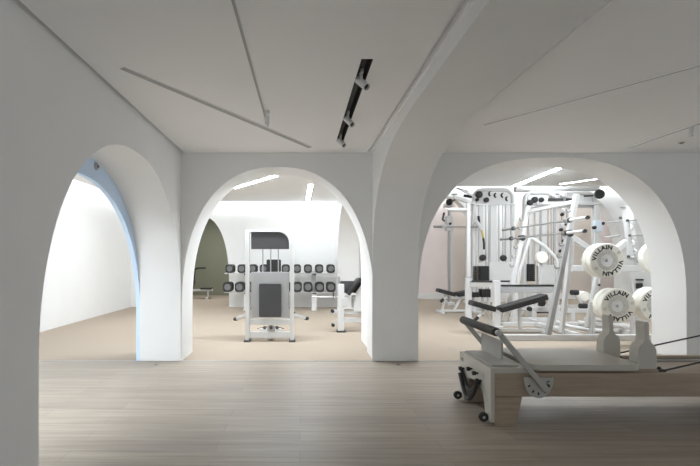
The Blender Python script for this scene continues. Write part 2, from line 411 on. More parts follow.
MB().prism([(XB, .216), (XB, 0), (XB - .16, 0), (XB - .205, .216)], YN, YN + .10, 'xz').build('leg', M['wood'], RF, .005)
MB().prism([(XB, .216), (XB, 0), (XB - .16, 0), (XB - .205, .216)], YF - .10, YF, 'xz').build('leg', M['wood'], RF, .005)
# white end plate with the cut-out between the feet
e = [(YN + .002, .02), (YN + .002, .43), (YF - .002, .43), (YF - .002, .02), (YF - .10, .02), (YF - .115, .12)]
for k in range(9):
    g = PI * k / 8; e.append(((YN + YF) / 2 + .19 * math.cos(g), .17 + .09 * math.sin(g)))
e += [(YN + .115, .12), (YN + .10, .02)]
MB().prism(e, XA, XA + .029, 'yz').build('end_plate', M['mat'], RF, .008, 3)
rbox(MB(), XA + .005, XA + .30, YN + .004, YF - .004, .3955, .432, .02).build('foot_platform', M['mat'], RF, .006)
MB().bb(XA + .03, XA + .235, YN + .05, YF - .05, .4325, .446).build('platform_pad', M['greyboard'], RF, .004)
MB().prism([(3.56, .447), (3.56, .585), (3.575, .60), (3.93, .60), (3.945, .585), (3.945, .447)], 1.625, 1.643, 'yz').build('stop_plate', M['greyboard'], RF, .003)
# carriage
cm = rbox(MB(), 1.765, 2.60, YN + .012, YF - .012, .412, .455, .07, 8).build('carriage_mat', M['mat'], RF, .014, 4)
MB().bb(1.80, 2.75, YN + .05, YF - .05, .369, .4095).build('carriage_base', M['wood'], RF, .004)
# shoulder rests
def rest(y):
    o = MB(); prof = [(-.070, .4105), (-.074, .46), (-.070, .555), (-.056, .592), (-.030, .612), (-.020, .645), (-.020, .70), (-.026, .755), (-.018, .772), (.008, .772), (.014, .755), (.012, .70), (.014, .645), (.030, .612), (.056, .592), (.070, .555), (.074, .46), (.070, .4105)]
    o.prism([(2.676 + a, z) for a, z in prof], y - .045, y + .045, 'xz'); return o.build('shoulder_rest', M['mat'], RF, .016, 4)
for y in (3.435, 3.82):
    rest(y)
# foot bar
bx, bz = 1.485, .705
MB().tube([(bx, 3.30, bz), (bx, 4.03, bz)], .017, 14).build('foot_bar', M['greymetal'], RF)
fp = MB(); prf = [(0, 0), (.028, .002), (.034, .014), (.034, .686), (.028, .698), (0, .70)]
fp.lathe((bx, 3.315, bz), prf, (0, 1, 0), 20).build('bar_padding', M['pad'], RF)
for y in (3.292, 4.0):
    MB().bar((bx - .008, y, bz + .012), (1.845, y, .272), .014, .042).build('bar_arm', M['greyboard'], RF, .004)
    MB().cyl((bx, y - .012, bz), (bx, y + .012, bz), .022).build('arm_bolt', M['steel'], RF)
def half_moon(y0, y1):
    c = (1.795, .352); pts = [(c[0] - .11, c[1]), (c[0] + .11, c[1])]
    for k in range(1, 16):
        g = -PI * k / 16; pts.append((c[0] + .11 * math.cos(g), c[1] + .14 * math.sin(g)))
    pts = [(c[0] - .11, c[1] + .012)] + [(c[0] + .11 * math.cos(-PI + PI * k / 16), c[1] + .14 * math.sin(-PI + PI * k / 16)) for k in range(17)] + [(c[0] + .11, c[1] + .012)]
    return MB().prism(pts, y0, y1, 'xz')
hm = half_moon(YN - .014, YN - .001).build('gear_plate', M['greyboard'], RF, .002)
for g in (-28, -58, -92, -122, -152):
    m = MB(); a = math.radians(g); cx, cz = 1.795 + .083 * math.cos(a), .355 + .11 * math.sin(a)
    m.box((cx, YN - .0148, cz), (.022, .0015, .012), Matrix.Rotation(-a, 3, 'Y')); m.build('position_mark', M['ink'], hm)
m = MB()
for k in range(8):
    a = math.radians(60 + 240 * k / 7); a2 = math.radians(60 + 240 * (k + 1) / 7)
    if k < 7: m.bar((1.868 + .014 * math.cos(a), YN - .0148, .325 + .014 * math.sin(a)), (1.868 + .014 * math.cos(a2), YN - .0148, .325 + .014 * math.sin(a2)), .0016, .007)
m.build('curved_mark', M['ink'], hm)
half_moon(YF + .001, YF + .014).build('gear_plate', M['greyboard'], RF, .002)
# wheels, spring straps, knobs on the white end
for y in (YN + .05, YF - .05):
    w = MB().lathe((XA - .035, y - .012, .048), [(0, 0), (.024, 0), (.036, .003), (.036, .021), (.024, .024), (0, .024)], (0, 1, 0), 22).build('wheel', M['black'], RF)
    MB().lathe((XA - .035, y - .0125, .048), [(0, -.001), (.011, -.001), (.011, .0255), (0, .0255)], (0, 1, 0), 14).build('wheel_hub', M['steel'], w)
    MB().bb(XA - .045, XA - .0005, y + .0135, y + .02, .035, .075).build('wheel_bracket', M['steel'], RF)
for k, (ya, yb, sag) in enumerate(((3.50, 3.86, .12), (3.47, 3.83, .16))):
    pts = []
    for i in range(17):
        t = i / 16; pts.append((XA - .020 - .028 * k, ya + (yb - ya) * t, .285 - sag * math.sin(PI * t) - .02 * k))
    MB().tube(pts, .017, 8).build('spring', M['black'], RF)
for y, z in ((3.50, .29), (3.86, .30), (3.68, .34), (3.56, .335)):
    MB().lathe((XA - .0005, y, z), [(.008, 0), (.008, -.02), (.017, -.02), (.017, -.045), (0, -.045)], (1, 0, 0), 14).build('knob', M['black'], RF)
for y, z in ((3.45, .34), (3.89, .37)):
    pts = [(XA - .008, y + .016 * math.cos(2 * PI * i / 16), z + .018 * math.sin(2 * PI * i / 16)) for i in range(17)]
    MB().tube(pts, .003, 6, False).build('hook_ring', M['steel'], RF)
# cleats, cords and pulley risers
for y in (3.40, 3.87):
    m = MB().bb(2.7505, 2.81, y - .028, y + .028, .378, .408).bb(2.765, 2.785, y - .008, y + .008, .408, .50 if y > 3.6 else .425)
    m.build('cord_cleat', M['black'], RF, .003)
    MB().tube([(2.80, y, .393 if y < 3.6 else .43), (XB - .03, y + (.03 if y > 3.6 else -.03), .65)], .007, 8).build('cord', M['black'], RF)
    yy = y + (.03 if y > 3.6 else -.03)
    MB().bb(XB - .05, XB - .01, yy - .02, yy + .02, .396, .78).build('riser_post', M['greymetal'], RF, .004)
    MB().lathe((XB - .052, yy, .70), [(0, 0), (.03, 0), (.025, -.01), (.03, -.02), (0, -.02)], (1, 0, 0), 16).build('pulley', M['black'], RF)

# ================================================================ LEFT BAY: SELECTORISED MACHINE
SY = 6.71
SM = thing('strength_machine', 'tall white cable strength machine seen from behind with charcoal top panel', 'gym machine', (PX(270, SY), SY, 0))
xl, xr, zt = PX(245.3, SY), PX(294, SY), PZ(229.5, SY)
def hoop(ins):
    a, b, t_, R = xl + ins, xr - ins, zt - ins * .6, .21 - ins * .8
    return [(a, .03), (a, t_ - .02), (a + .02, t_)] + [(b - R + R * math.cos(PI / 2 - PI / 2 * k / 10), t_ - R + R * math.sin(PI / 2 - PI / 2 * k / 10)) for k in range(11)] + [(b, .03)]
fr = MB().prism(hoop(0) + hoop(.058)[::-1], SY, SY + .11, 'xz')
fr.build('frame', M['metal'], SM, .008)
MB().bb(xl - .02, xl + .075, SY - .03, SY + .16, 0, .03).build('foot', M['charcoal'], SM, .004)
MB().bb(xr - .075, xr + .02, SY - .03, SY + .16, 0, .03).build('foot', M['charcoal'], SM, .004)
# top panel with rounded right corner
pa, pb, pz0, pz1 = PX(251, SY), PX(289, SY), PZ(249, SY), PZ(232, SY)
tp = [(pa, pz0), (pb, pz0)] + [(pb - .165 + .165 * math.cos(PI / 2 * k / 8), pz1 - .165 + .165 * math.sin(PI / 2 * k / 8)) for k in range(9)] + [(pa, pz1)]
MB().prism(tp, SY + .02, SY + .07, 'xz').build('top_panel', M['charcoal'], SM, .004)
MB().bb(pa, pb, SY + .03, SY + .045, PZ(318, SY), PZ(272, SY)).build('rear_shroud', M['shroud'], SM, .004)
def vpad(x0, x1, z0, z1, y0, y1, r=.02):
    pp = []
    for (cx, cz, a) in ((x1 - r, z1 - r, 0), (x0 + r, z1 - r, 90), (x0 + r, z0 + r, 180), (x1 - r, z0 + r, 270)):
        for k in range(5):
            g = math.radians(a + 22.5 * k); pp.append((cx + r * math.cos(g), cz + r * math.sin(g)))
    return MB().prism(pp, y0, y1, 'xz')
vpad(PX(259, SY), PX(281.2, SY), PZ(317, SY), PZ(283.7, SY), SY - .005, SY + .03).build('weight_cover', M['charcoal'], SM, .006)
vpad(PX(266.7, SY + .4), PX(281, SY + .4), PZ(272, SY + .4), PZ(259.5, SY + .4), SY + .36, SY + .42).build('head_pad', M['pad'], SM, .01)
MB().bb(PX(272, SY + .4), PX(276, SY + .4), SY + .42, SY + .46, .35, PZ(262, SY + .4)).build('pad_post', M['metal'], SM, .004)
for px in (262.5, 270.5, 278.2):
    MB().cyl((PX(px, SY), SY + .055, PZ(318, SY)), (PX(px, SY), SY + .055, PZ(249, SY)), .009, 8).build('guide_rod', M['greymetal'], SM)
MB().bb(xl + .056, xr - .056, SY + .03, SY + .09, PZ(325, SY), PZ(319.5, SY)).build('crossbar', M['metal'], SM, .004)
MB().bb(xl + .056, xr - .056, SY + .02, SY + .09, PZ(338, SY), PZ(332, SY)).build('crossbar', M['metal'], SM, .004)
m = MB().bb(PX(267, SY), PX(275, SY), SY + .03, SY + .10, PZ(332, SY), PZ(326, SY)); m.build('lever_block', M['greymetal'], SM, .006)
for px in (264.5, 271, 277):
    MB().lathe((PX(px, SY), SY + .02, PZ(328, SY)), [(0, 0), (.026, 0), (.02, .012), (.026, .024), (0, .024)], (0, 1, 0), 16).build('pulley', M['charcoal'], SM)
MB().tube([(PX(257, SY), SY + .04, PZ(329, SY)), (PX(271, SY), SY + .035, PZ(326, SY)), (PX(284, SY), SY + .04, PZ(329, SY))], .005, 6).build('cable', M['black'], SM)
# rear body: base beams to the seat side and levers spreading sideways
MB().bar((PX(270, SY), SY + .10, .06), (PX(270, SY), SY + .95, .06), .08).build('base_beam', M['metal'], SM, .005)
MB().bb(PX(259, SY + .9), PX(281, SY + .9), SY + .88, SY + .96, 0, .06).build('foot', M['metal'], SM, .005)
for sgn, (pe, ye), ps in ((-1, (236.5, 318.5), 247), (1, (305.5, 318), 292)):
    a = Vector((PX(ps, SY + .12), SY + .12, .40)); b = P(pe, ye, SY + .45)
    MB().bar(a, b, .045, .05).build('side_lever', M['metal'], SM, .006)
    MB().cyl(b + Vector((-.005 * sgn, -.03, 0)), b + Vector((.03 * sgn, .03, -.012)), .03, 14).build('lever_grip', M['black'], SM)
    MB().bb(*sorted((PX(ps, SY) - .03, PX(ps, SY) + .03)), SY + .111, SY + .20, .37, .43).build('lever_joint', M['charcoal'], SM, .004)
for z, px in ((240, 246), (258, 246), (277, 246), (296, 246), (313, 294)):
    MB().cyl((PX(px, SY) - .018, SY + .05, PZ(z, SY)), (PX(px, SY) + .018, SY + .05, PZ(z, SY)), .012, 10).build('bolt', M['charcoal'], SM)

# LEFT BAY: leg machine on the right of the middle arch
NY = 7.64
NM = thing('leg_machine', 'white seated leg machine with black pads half hidden behind the middle pier', 'gym machine', (PX(352, NY), NY, 0))
def nb(px0, px1, py0, py1, y0, y1, name, m, bev=.006):
    return MB().bb(PX(px0, NY), PX(px1, NY), y0, y1, PZ(py1, NY), PZ(py0, NY)).build(name, M[m], NM, bev)
nb(338, 344, 284, 330.5, NY - .04, NY + .06, 'upright', 'metal')
nb(336.5, 345.5, 330.5, 332, NY - .06, NY + .12, 'foot', 'charcoal', .002)
nb(344, 384, 318, 322.5, NY - .02, NY + .05, 'base_beam', 'metal')
nb(378, 384, 322.5, 332, NY - .04, NY + .06, 'leg', 'metal')
nb(331, 362, 310, 314.5, NY - .0, NY + .06, 'seat_beam', 'metal')
nb(341.5, 350, 297, 306, NY - .05, NY + .3, 'weight_box', 'metal')
nb(353, 359, 296, 308, NY - .05, NY + .25, 'adjuster_box', 'metal')
vp = vpad(PX(341, NY), PX(364, NY), PZ(293.5, NY), PZ(281.5, NY), NY + .12, NY + .2); vp.build('seat_pad', M['charcoal'], NM, .015)
MB().bar(P(347.5, 294.5, NY), P(358.5, 279, NY), .3, .055, (0, 0, 1)).build('back_pad', M['pad'], NM, .018, 3)
MB().bar(P(357, 279.5, NY), P(380, 278.5, NY), .3, .05).build('head_pad', M['pad'], NM, .018, 3)
MB().prism([(PX(353, NY), PZ(311, NY)), (PX(356, NY), PZ(291, NY)), (PX(362, NY), PZ(283, NY)), (PX(382, NY), PZ(282, NY)), (PX(382, NY), PZ(311, NY))], NY - .08, NY - .05, 'xz').build('side_plate', M['metal'], NM, .006)
MB().cyl(P(312.5, 297, NY), P(338, 297.3, NY), .012, 12).build('lever_arm', M['steel'], NM)
MB().cyl(P(333.5, 292, NY), P(333.5, 298.5, NY), .012, 10).build('lever_pin', M['charcoal'], NM)
MB().cyl(P(339, 276.5, NY), P(339, 284, NY), .02, 10).build('handle', M['greymetal'], NM)
for px, py in ((332.5, 311), (333, 325)):
    MB().cyl(P(px, py, NY) - Vector((0, .04, 0)), P(px, py, NY) + Vector((0, .06, 0)), .03, 12).build('roller', M['black'], NM)
MB().bar(P(333, 325, NY), P(339, 318, NY), .03).build('roller_arm', M['metal'], NM)
MB().bar(P(332.5, 312, NY), P(338.2, 312, NY), .03).build('roller_arm', M['metal'], NM)

# ================================================================ DUMBBELLS
DY = 11.1
RK = thing('dumbbell_rack', 'long white two shelf rack full of dark dumbbells along the back wall', 'rack', (-.5, DY, 0))
RX_ = (-1.88, .86)
for nm, zz, yo in (('lower_shelf', .455, -.02), ('upper_shelf', .925, .02)):
    m = MB().bb(RX_[0], RX_[1], DY - .16 + yo, DY + .16 + yo, zz - .02, zz)
    m.build('shelf', M['metal'], RK, .004)
for px in (247, 314):
    x = PX(px, DY)
    MB().bb(x - .06, x + .06, DY + .205, DY + .255, .04, .97).build('post', M['metal'], RK, .005)
    MB().bb(x - .07, x + .07, DY - .25, DY + .30, 0, .04).build('foot', M['metal'], RK, .005)
    MB().bb(x - .05, x + .05, DY - .20, DY - .185, .405, .445).bb(x - .05, x + .05, DY - .16, DY - .145, .87, .915).build('bracket', M['charcoal'], RK, .003)
    MB().bb(x - .06, x + .06, DY - .183, DY - .13, .04, .434).build('front_post', M['metal'], RK, .005)
    MB().bb(x - .02, x + .02, DY - .18, DY + .185, .395, .434).bb(x - .02, x + .02, DY - .14, DY + .185, .865, .904).build('shelf_arm', M['metal'], RK, .003)
def dumbbell(r, label, group):
    t = thing('dumbbell', label, 'dumbbell', (0, 0, 0), group)
    MB().cyl((0, -.07, 0), (0, .07, 0), .016, 10).build('handle', M['steel'], t)
    for s in (-1, 1):
        pp = []
        for (cx, cz, a) in ((1, 1, 0), (-1, 1, 90), (-1, -1, 180), (1, -1, 270)):
            rr = r * .62
            for k in range(5):
                g = math.radians(a + 22.5 * k); pp.append((cx * (r * .92 - rr) + rr * math.cos(g), cz * (r - rr) + rr * math.sin(g)))
        h = MB().prism(pp, s * .07, s * .175, 'xz').build('head', M['black'], t, .014, 3)
        MB().lathe((0, s * .1755, 0), [(r * .66, 0), (r * .66, s * .004), (r * .42, s * .004), (r * .40, s * .0015), (0, s * .0015)], (0, 1, 0), 20).build('end_cap', M['dark'], h)
    return t
low = [227.5, 239.3, 251, 262.6, 274.3, 286, 297.4, 308, 319.8, 331]
up = [229.3, 241.3, 252.5, 263.5, 274.5, 285.6, 297, 308, 319.4, 331]
ordw = ['first', 'second', 'third', 'fourth', 'fifth', 'sixth', 'seventh', 'eighth', 'ninth', 'tenth']
d0 = None
for row, lst, r, z, yo in (('lower', low, .122, .4555, -.02), ('upper', up, .108, .9255, .02)):
    d0 = None
    for i, px in enumerate(lst):
        if i == 0: lb = f'dark dumbbell at the left end of the {row} shelf of the rack'
        elif i == 9: lb = f'dark dumbbell at the right end of the {row} shelf of the rack'
        elif i < 5: lb = f'dark dumbbell, {ordw[i]} from the left end of the {row} rack shelf'
        else: lb = f'dark dumbbell, {ordw[9 - i]} from the right end of the {row} rack shelf'
        loc = (PX(px, DY - .18), DY + yo, z + r)
        if d0 is None:
            d0 = dumbbell(r, lb, 'dumbbells on the two shelf rack'); d0.location = loc
        else: dup(d0, loc, lb)

# olive room: rowing machine
RY = 14.2
RW = thing('rowing_machine', 'low white rowing machine with black handle in the olive green niche', 'rowing machine', (PX(200, RY), RY, 0))
MB().bb(PX(176, RY), PX(213, RY), RY - .04, RY + .04, .24, .31).build('slide_rail', M['metal'], RW, .01)
for px in (182, 208):
    MB().bb(PX(px, RY) - .04, PX(px, RY) + .04, RY - .22, RY + .22, 0, .06).build('foot', M['metal'], RW, .01)
    MB().bb(PX(px, RY) - .025, PX(px, RY) + .025, RY - .025, RY + .025, .06, .24).build('leg', M['metal'], RW, .005)
MB().bb(PX(201, RY), PX(212, RY), RY - .15, RY + .15, .311, .36).build('seat', M['pad'], RW, .02)
MB().bar((PX(193, RY), RY, .31), (PX(195, RY), RY, .95), .05).build('mast', M['charcoal'], RW, .005)
MB().tube([(PX(194, RY), RY - .05, .93), (PX(198, RY), RY - .05, .99), (PX(206, RY), RY - .05, 1.0)], .028, 10).build('handlebar', M['black'], RW)
MB().lathe((PX(188, RY), RY - .08, .55), [(0, 0), (.2, 0), (.22, .02), (.22, .14), (.2, .16), (0, .16)], (0, 1, 0), 24).build('flywheel', M['charcoal'], RW)

# ================================================================ RIGHT BAY
def seg_pts(c, r, a0, a1, y, n=8):
    return [(c[0] + r * math.cos(math.radians(a0 + (a1 - a0) * k / n)), y, c[1] + r * math.sin(math.radians(a0 + (a1 - a0) * k / n))) for k in range(n + 1)]

# --- Smith machine by the pink arch
QY = 12.3
SMI = thing('smith_machine', 'white smith machine with tall guide column in front of the pink wall', 'gym machine', (PX(461, QY), QY, 0))
for px in (449, 473):
    x = PX(px, QY)
    MB().bb(x - .10, x + .10, QY - .2, QY + .5, 0, .08).build('foot', M['metal'], SMI, .008)
    MB().cyl((x, QY, .08), (x, QY, PZ(204, QY)), .038, 14).build('guide_rod', M['greymetal'], SMI)
    MB().bb(x + .06, x + .11, QY + .1, QY + .15, .08, PZ(206, QY)).build('post', M['metal'], SMI, .006)
    MB().bb(x - .11, x + .11, QY - .06, QY + .16, PZ(207, QY), PZ(203, QY)).build('top_cap', M['metal'], SMI, .01)
    MB().bb(x - .10, x + .10, QY - .07, QY + .07, PZ(231, QY), PZ(216, QY)).build('carriage', M['metal'], SMI, .02)
    MB().sphere((x, QY - .10, PZ(224, QY)), .035).build('latch_knob', M['black'], SMI)
MB().bb(PX(449, QY), PX(473, QY), QY + .09, QY + .15, PZ(211, QY), PZ(208, QY)).build('crossbeam', M['metal'], SMI, .008)
MB().sphere((PX(448, QY), QY - .12, PZ(202.5, QY)), .095).build('counterweight', M['black'], SMI)
MB().cyl((PX(448, QY), QY - .12, PZ(202.5, QY)), (PX(456, QY), QY - .12, PZ(199.5, QY)), .02, 8).build('counterweight_arm', M['black'], SMI)
MB().cyl((PX(432.5, QY), QY - .12, PZ(227, QY)), (PX(476, QY), QY - .12, PZ(227, QY)), .02, 10).build('bar', M['greymetal'], SMI)
for px in (437, 475): MB().cyl((PX(px - 4.5, QY), QY - .12, PZ(227, QY)), (PX(px + 3, QY), QY - .12, PZ(227, QY)), .032, 12).build('bar_sleeve', M['greymetal'], SMI)
MB().cyl((PX(440.5, QY), QY - .12, PZ(227, QY)), (PX(444.5, QY), QY - .12, PZ(226, QY)), .055, 14).build('collar', M['metal'], SMI)
MB().tube([(PX(443, QY), QY - .1, PZ(213, QY)), (PX(441.5, QY), QY - .1, PZ(220, QY)), (PX(443.5, QY), QY - .1, PZ(221.5, QY))], .03, 8).build('hook', M['charcoal'], SMI)

# --- pull-up station/cable machines
def cable_machine(name, label, Y, px0, px1, ytop, ybase_panel, parts):
    T = thing(name, label, 'gym machine', (PX((px0 + px1) / 2, Y), Y, 0), 'white cable machines in the right bay')
    s = Y / F; x0, x1, zt = PX(px0, Y), PX(px1, Y), PZ(ytop, Y); R = 8 * s
    pts = [(x0, Y, .02)] + seg_pts((x0 + R, zt - R), R, 180, 90, Y) + seg_pts((x1 - R, zt - R), R, 90, 0, Y) + [(x1, Y, .02)]
    MB().tube(pts, .05, 12).build('frame', M['metal'], T)
    hp = [(p[0], p[2]) for p in seg_pts((x0 + R, zt - R), R - .06, 180, 90, Y) + seg_pts((x1 - R, zt - R), R - .06, 90, 0, Y)]
    hp += [(x1 - .06, zt - 14 * s), (x0 + .06, zt - 14 * s)]
    hd = MB().prism(hp, Y - .03, Y + .03, 'xz').build('header_panel', M['metal'], T, .006)
    MB().bb(x0 - .05, x1 + .05, Y - .06, Y - .0, zt - 15.2 * s, zt - 13.8 * s).build('crossbar', M['steel'], T, .006)
    MB().bb(x0 - .1, x0 + .1, Y - .35, Y + .35, 0, .05).build('foot', M['metal'], T, .008)
    MB().bb(x1 - .1, x1 + .1, Y - .35, Y + .35, 0, .05).build('foot', M['metal'], T, .008)
    MB().bb(x0 + .05, x1 - .05, Y - .03, Y + .03, .06, .14).build('base_beam', M['metal'], T, .008)
    return T, hd
CY_ = 10.6
def q(T, Y, px0, px1, py0, py1, dy0, dy1, name, m, bev=.008):
    return MB().bb(PX(px0, Y), PX(px1, Y), Y + dy0, Y + dy1, PZ(py1, Y), PZ(py0, Y)).build(name, M[m], T, bev)
def stack(T, Y, px0, px1, py0, py1, dy0, dy1, n=9):
    m = MB(); z0, z1 = PZ(py1, Y), PZ(py0, Y); h = (z1 - z0) / n
    for k in range(n): m.bb(PX(px0, Y), PX(px1, Y), Y + dy0, Y + dy1, z0 + k * h, z0 + (k + .86) * h)
    m.bb(PX(px0, Y) + .02, PX(px1, Y) - .02, Y + dy0 + .02, Y + dy1 - .02, z0, z1)
    return m.build('weight_stack', M['black'], T)
def ball(T, Y, px, py, r, dy, name='pulley', m='black'):
    return MB().lathe((PX(px, Y), Y + dy, PZ(py, Y)), [(0, -.05), (r * .7, -.045), (r, -.025), (r, .025), (r * .7, .045), (0, .05)], (0, 1, 0), 18).build(name, M[m], T)
T, hd = cable_machine('cable_machine', 'white double cable machine with rounded top and hanging black strap', CY_, 474, 512.5, 190, 262, None)
for px, py in ((490.5, 194), (496, 195.5), (503, 195.5), (507.5, 199)):
    pts = seg_pts((PX(px, CY_), PZ(py, CY_)), .055, 100, 260, CY_ - .036, 8)
    MB().tube(pts, [.008, .016, .02, .022, .022, .022, .02, .016, .008], 6).build('cable_hook', M['ink'], T)
for px, w in ((480.5, 4.5), (493, 6.5), (507, 4)):
    q(T, CY_, px - w / 2, px + w / 2, 205, 262, -.03, .03, 'column', 'metal')
for px in (485.5, 488, 498.5, 502.5):
    MB().cyl((PX(px, CY_), CY_ - .02, PZ(290, CY_)), (PX(px, CY_), CY_ - .02, PZ(204, CY_)), .012, 8).build('guide_rod', M['greymetal'], T)
q(T, CY_, 487.5, 517, 262, 282, -.08, .0, 'lower_shroud', 'metal')
stack(T, CY_, 478.5, 487.3, 266, 284, -.12, .08)
stack(T, CY_, 472, 475.0, 266, 282, -.14, -.06)
q(T, CY_, 469.5, 478, 292, 297, -.1, .1, 'stack_buffer', 'black')
q(T, CY_, 480, 489, 289, 297, -.1, .1, 'stack_buffer', 'black')
for px in (473.5, 482.9, 488.8): q(T, CY_, px - .8, px + .8, 282, 313, -.02, .05, 'lower_post', 'metal', .004)
ball(T, CY_, 480.7, 257.7, .075, -.12); ball(T, CY_, 501, 258, .075, -.12)
ball(T, CY_, 476.5, 195.5, .085, -.14); ball(T, CY_, 484.6, 200.5, .06, -.1); ball(T, CY_, 474.8, 200.5, .04, -.14)
pts = [P(475.5, 221, CY_ - .2), P(479, 225, CY_ - .2), P(481.5, 230, CY_ - .2)]
MB().tube(pts, .05, 8).build('swivel_arm', M['metal'], T)
ys = MB().tube([P(481.5, 230, CY_ - .2), P(482.5, 234, CY_ - .2), P(483.3, 238, CY_ - .2)], .028, 8).build('strap', M['yellow'], T)
MB().tube([P(483.3, 238, CY_ - .2), P(484, 243, CY_ - .2), P(484, 249.5, CY_ - .2)], .026, 8).build('strap_grip', M['black'], T)
MB().tube([P(478.5, 216, CY_ - .2), P(479.3, 224, CY_ - .2)], .03, 8).build('handle', M['black'], T)
MB().cyl(P(469, 227, CY_ - .2), P(478, 226.5, CY_ - .2), .025, 8).build('handle_peg', M['greymetal'], T)
# pull-up grips leaning out at the left top
for a, b, r, mm in ((( 456.5, 188), (468, 191.5), .022, 'greymetal'), ((464, 195.5), (471.5, 197), .032, 'black'), ((451.5, 194.5), (457, 194), .022, 'greymetal')):
    MB().cyl(P(*a, CY_ - .1), P(*b, CY_ - .1), r, 10).build('pull_up_grip', M[mm], T)
MB().bar(P(462, 190, CY_ - .1), P(476, 198, CY_ - .1), .05).build('grip_arm', M['metal'], T, .006)
MB().bar(P(453, 197, CY_ - .1), P(474, 203.5, CY_ - .1), .09, .07).build('grip_arm', M['metal'], T, .006)

T3, hd3 = cable_machine('cable_machine', 'wide white cable machine behind the barbells with a black knob at top right', CY_ + .3, 524.5, 594, 193, 265, None)
Y3 = CY_ + .3
for px, w in ((530, 3), (536.5, 3.5), (543.5, 5), (556.5, 3), (572, 2.5)):
    q(T3, Y3, px - w / 2, px + w / 2, 207, 266, -.03, .03, 'column', 'metal')
for px in (539.5, 547.5, 550.5, 553, 561, 566):
    MB().cyl((PX(px, Y3), Y3 - .03, PZ(290, Y3)), (PX(px, Y3), Y3 - .03, PZ(207, Y3)), .014, 8).build('guide_rod', M['greymetal'], T3)
q(T3, Y3, 536.5, 557, 265, 284, -.08, .0, 'lower_shroud', 'metal')
stack(T3, Y3, 526.0, 532.5, 264, 281, -.12, .06)
q(T3, Y3, 534, 597, 202.5, 205.5, -.14, -.06, 'pull_up_beam', 'metal')
ball(T3, Y3, 527, 203.5, .07, -.14); ball(T3, Y3, 531.7, 200.5, .075, -.14); ball(T3, Y3, 538.3, 200.5, .06, -.14)
for px in (549, 556, 567): q(T3, Y3, px - 3.5, px + 3.5, 199, 201.5, -.16, -.1, 'pulley_bracket', 'charcoal')
for px, r in ((550, .07), (561, .07)): ball(T3, Y3, px, 195.5, r, -.1, 'pulley', 'metal')
ball(T3, Y3, 594, 195.3, .115, -.2)
MB().cyl(P(584.5, 196, Y3 - .2), P(593, 195.5, Y3 - .2), .025, 10).build('knob_stub', M['charcoal'], T3)
MB().cyl(P(515, 189.5, Y3 + .1), P(598, 188.5, Y3 + .1), .07, 14).build('top_tube', M['metal'], T3)
q(T3, Y3, 591.5, 596.5, 206, 246, -.14, -.08, 'front_post', 'metal')
q(T3, Y3, 591.0, 597.5, 221, 232, -.18, -.07, 'slider', 'bluetint')
ball(T3, Y3, 590.0, 228, .045, -.16, 'slider_knob'); ball(T3, Y3, 598.2, 224, .04, -.16, 'slider_knob')
for i, (px, py) in enumerate(((560.5, 211), (563, 221), (559.5, 226), (562, 237), (559, 247), (561.5, 257))):
    q(T3, Y3, px - 2, px + 2, py - 2.5, py + 2.5, -.2, -.1, 'grip_holder', 'metal', .02)
    ball(T3, Y3, px - 2.2, py + 4.2, .04, -.16, 'holder_knob')

# --- power rack: tall post and rubber topped safety beams
PW = thing('power_rack', 'white rack with one tall post and long grey safety beams topped with black rubber', 'rack', (3.6, 8.6, 0))
p1 = Vector((PX(468.3, 9.2), 9.2, 0)); p2 = Vector((PX(496.5, 8.1), 8.1, 0)); p3 = Vector((PX(556, 8.1), 8.1, 0))
MB().bb(p1.x - .055, p1.x + .055, 9.15, 9.25, .04, PZ(277.5, 9.2)).build('lower_post', M['metal'], PW, .006)
MB().bb(p1.x - .06, p1.x + .06, 9.14, 9.26, PZ(277.5, 9.2), PZ(276.5, 9.2)).build('post_collar', M['greymetal'], PW, .004)
MB().bb(p1.x - .036, p1.x + .036, 9.165, 9.235, PZ(276.5, 9.2), PZ(203, 9.2)).build('upper_post', M['metal'], PW, .006)
MB().bb(PX(447.5, 9.2), p1.x - .037, 9.17, 9.23, PZ(210.5, 9.2), PZ(207.8, 9.2)).build('top_arm', M['metal'], PW, .006)
MB().bb(p2.x - .055, p2.x + .055, 8.05, 8.15, .04, PZ(280.5, 8.1)).build('lower_post', M['metal'], PW, .006)
MB().bb(p3.x - .04, p3.x + .04, 8.06, 8.14, .04, PZ(285, 8.1)).build('lower_post', M['metal'], PW, .006)
for p in (p1, p2, p3): MB().bb(p.x - .09, p.x + .09, p.y - .08, p.y + .08, 0, .04).build('foot', M['metal'], PW, .006)
zt = PZ(282, 9.2)
MB().bar((p1.x + .056, 9.15, zt - .05), (p2.x - .03, 8.155, PZ(283, 8.1) - .04), .07, .09).build('side_beam', M['metal'], PW, .006)
MB().bar((p1.x + .056, 9.15, zt + .005), (p2.x - .03, 8.155, PZ(283, 8.1) + .015), .08, .018).build('rubber_strip', M['black'], PW, .003)
MB().bb(p2.x + .056, p3.x + .04, 8.04, 8.16, PZ(292.5, 8.1), PZ(286.3, 8.1)).build('safety_beam', M['shroud'], PW, .006)
MB().bb(p2.x + .056, p3.x + .04, 8.035, 8.165, PZ(286.3, 8.1), PZ(284.7, 8.1)).build('rubber_strip', M['black'], PW, .003)
MB().bb(p1.x + .05, PX(517, 9.2), 9.17, 9.25, PZ(281, 9.2) - .10, PZ(281, 9.2) - .02).build('rear_beam', M['metal'], PW, .006)
MB().bb(p1.x + .05, PX(517, 9.2), 9.165, 9.255, PZ(281, 9.2) - .02, PZ(281, 9.2) + .01).build('rubber_strip', M['black'], PW, .003)
MB().bb(PX(512, 9.2), PX(517, 9.2), 9.17, 9.25, .0, PZ(281, 9.2) - .101).build('lower_post', M['metal'], PW, .006)

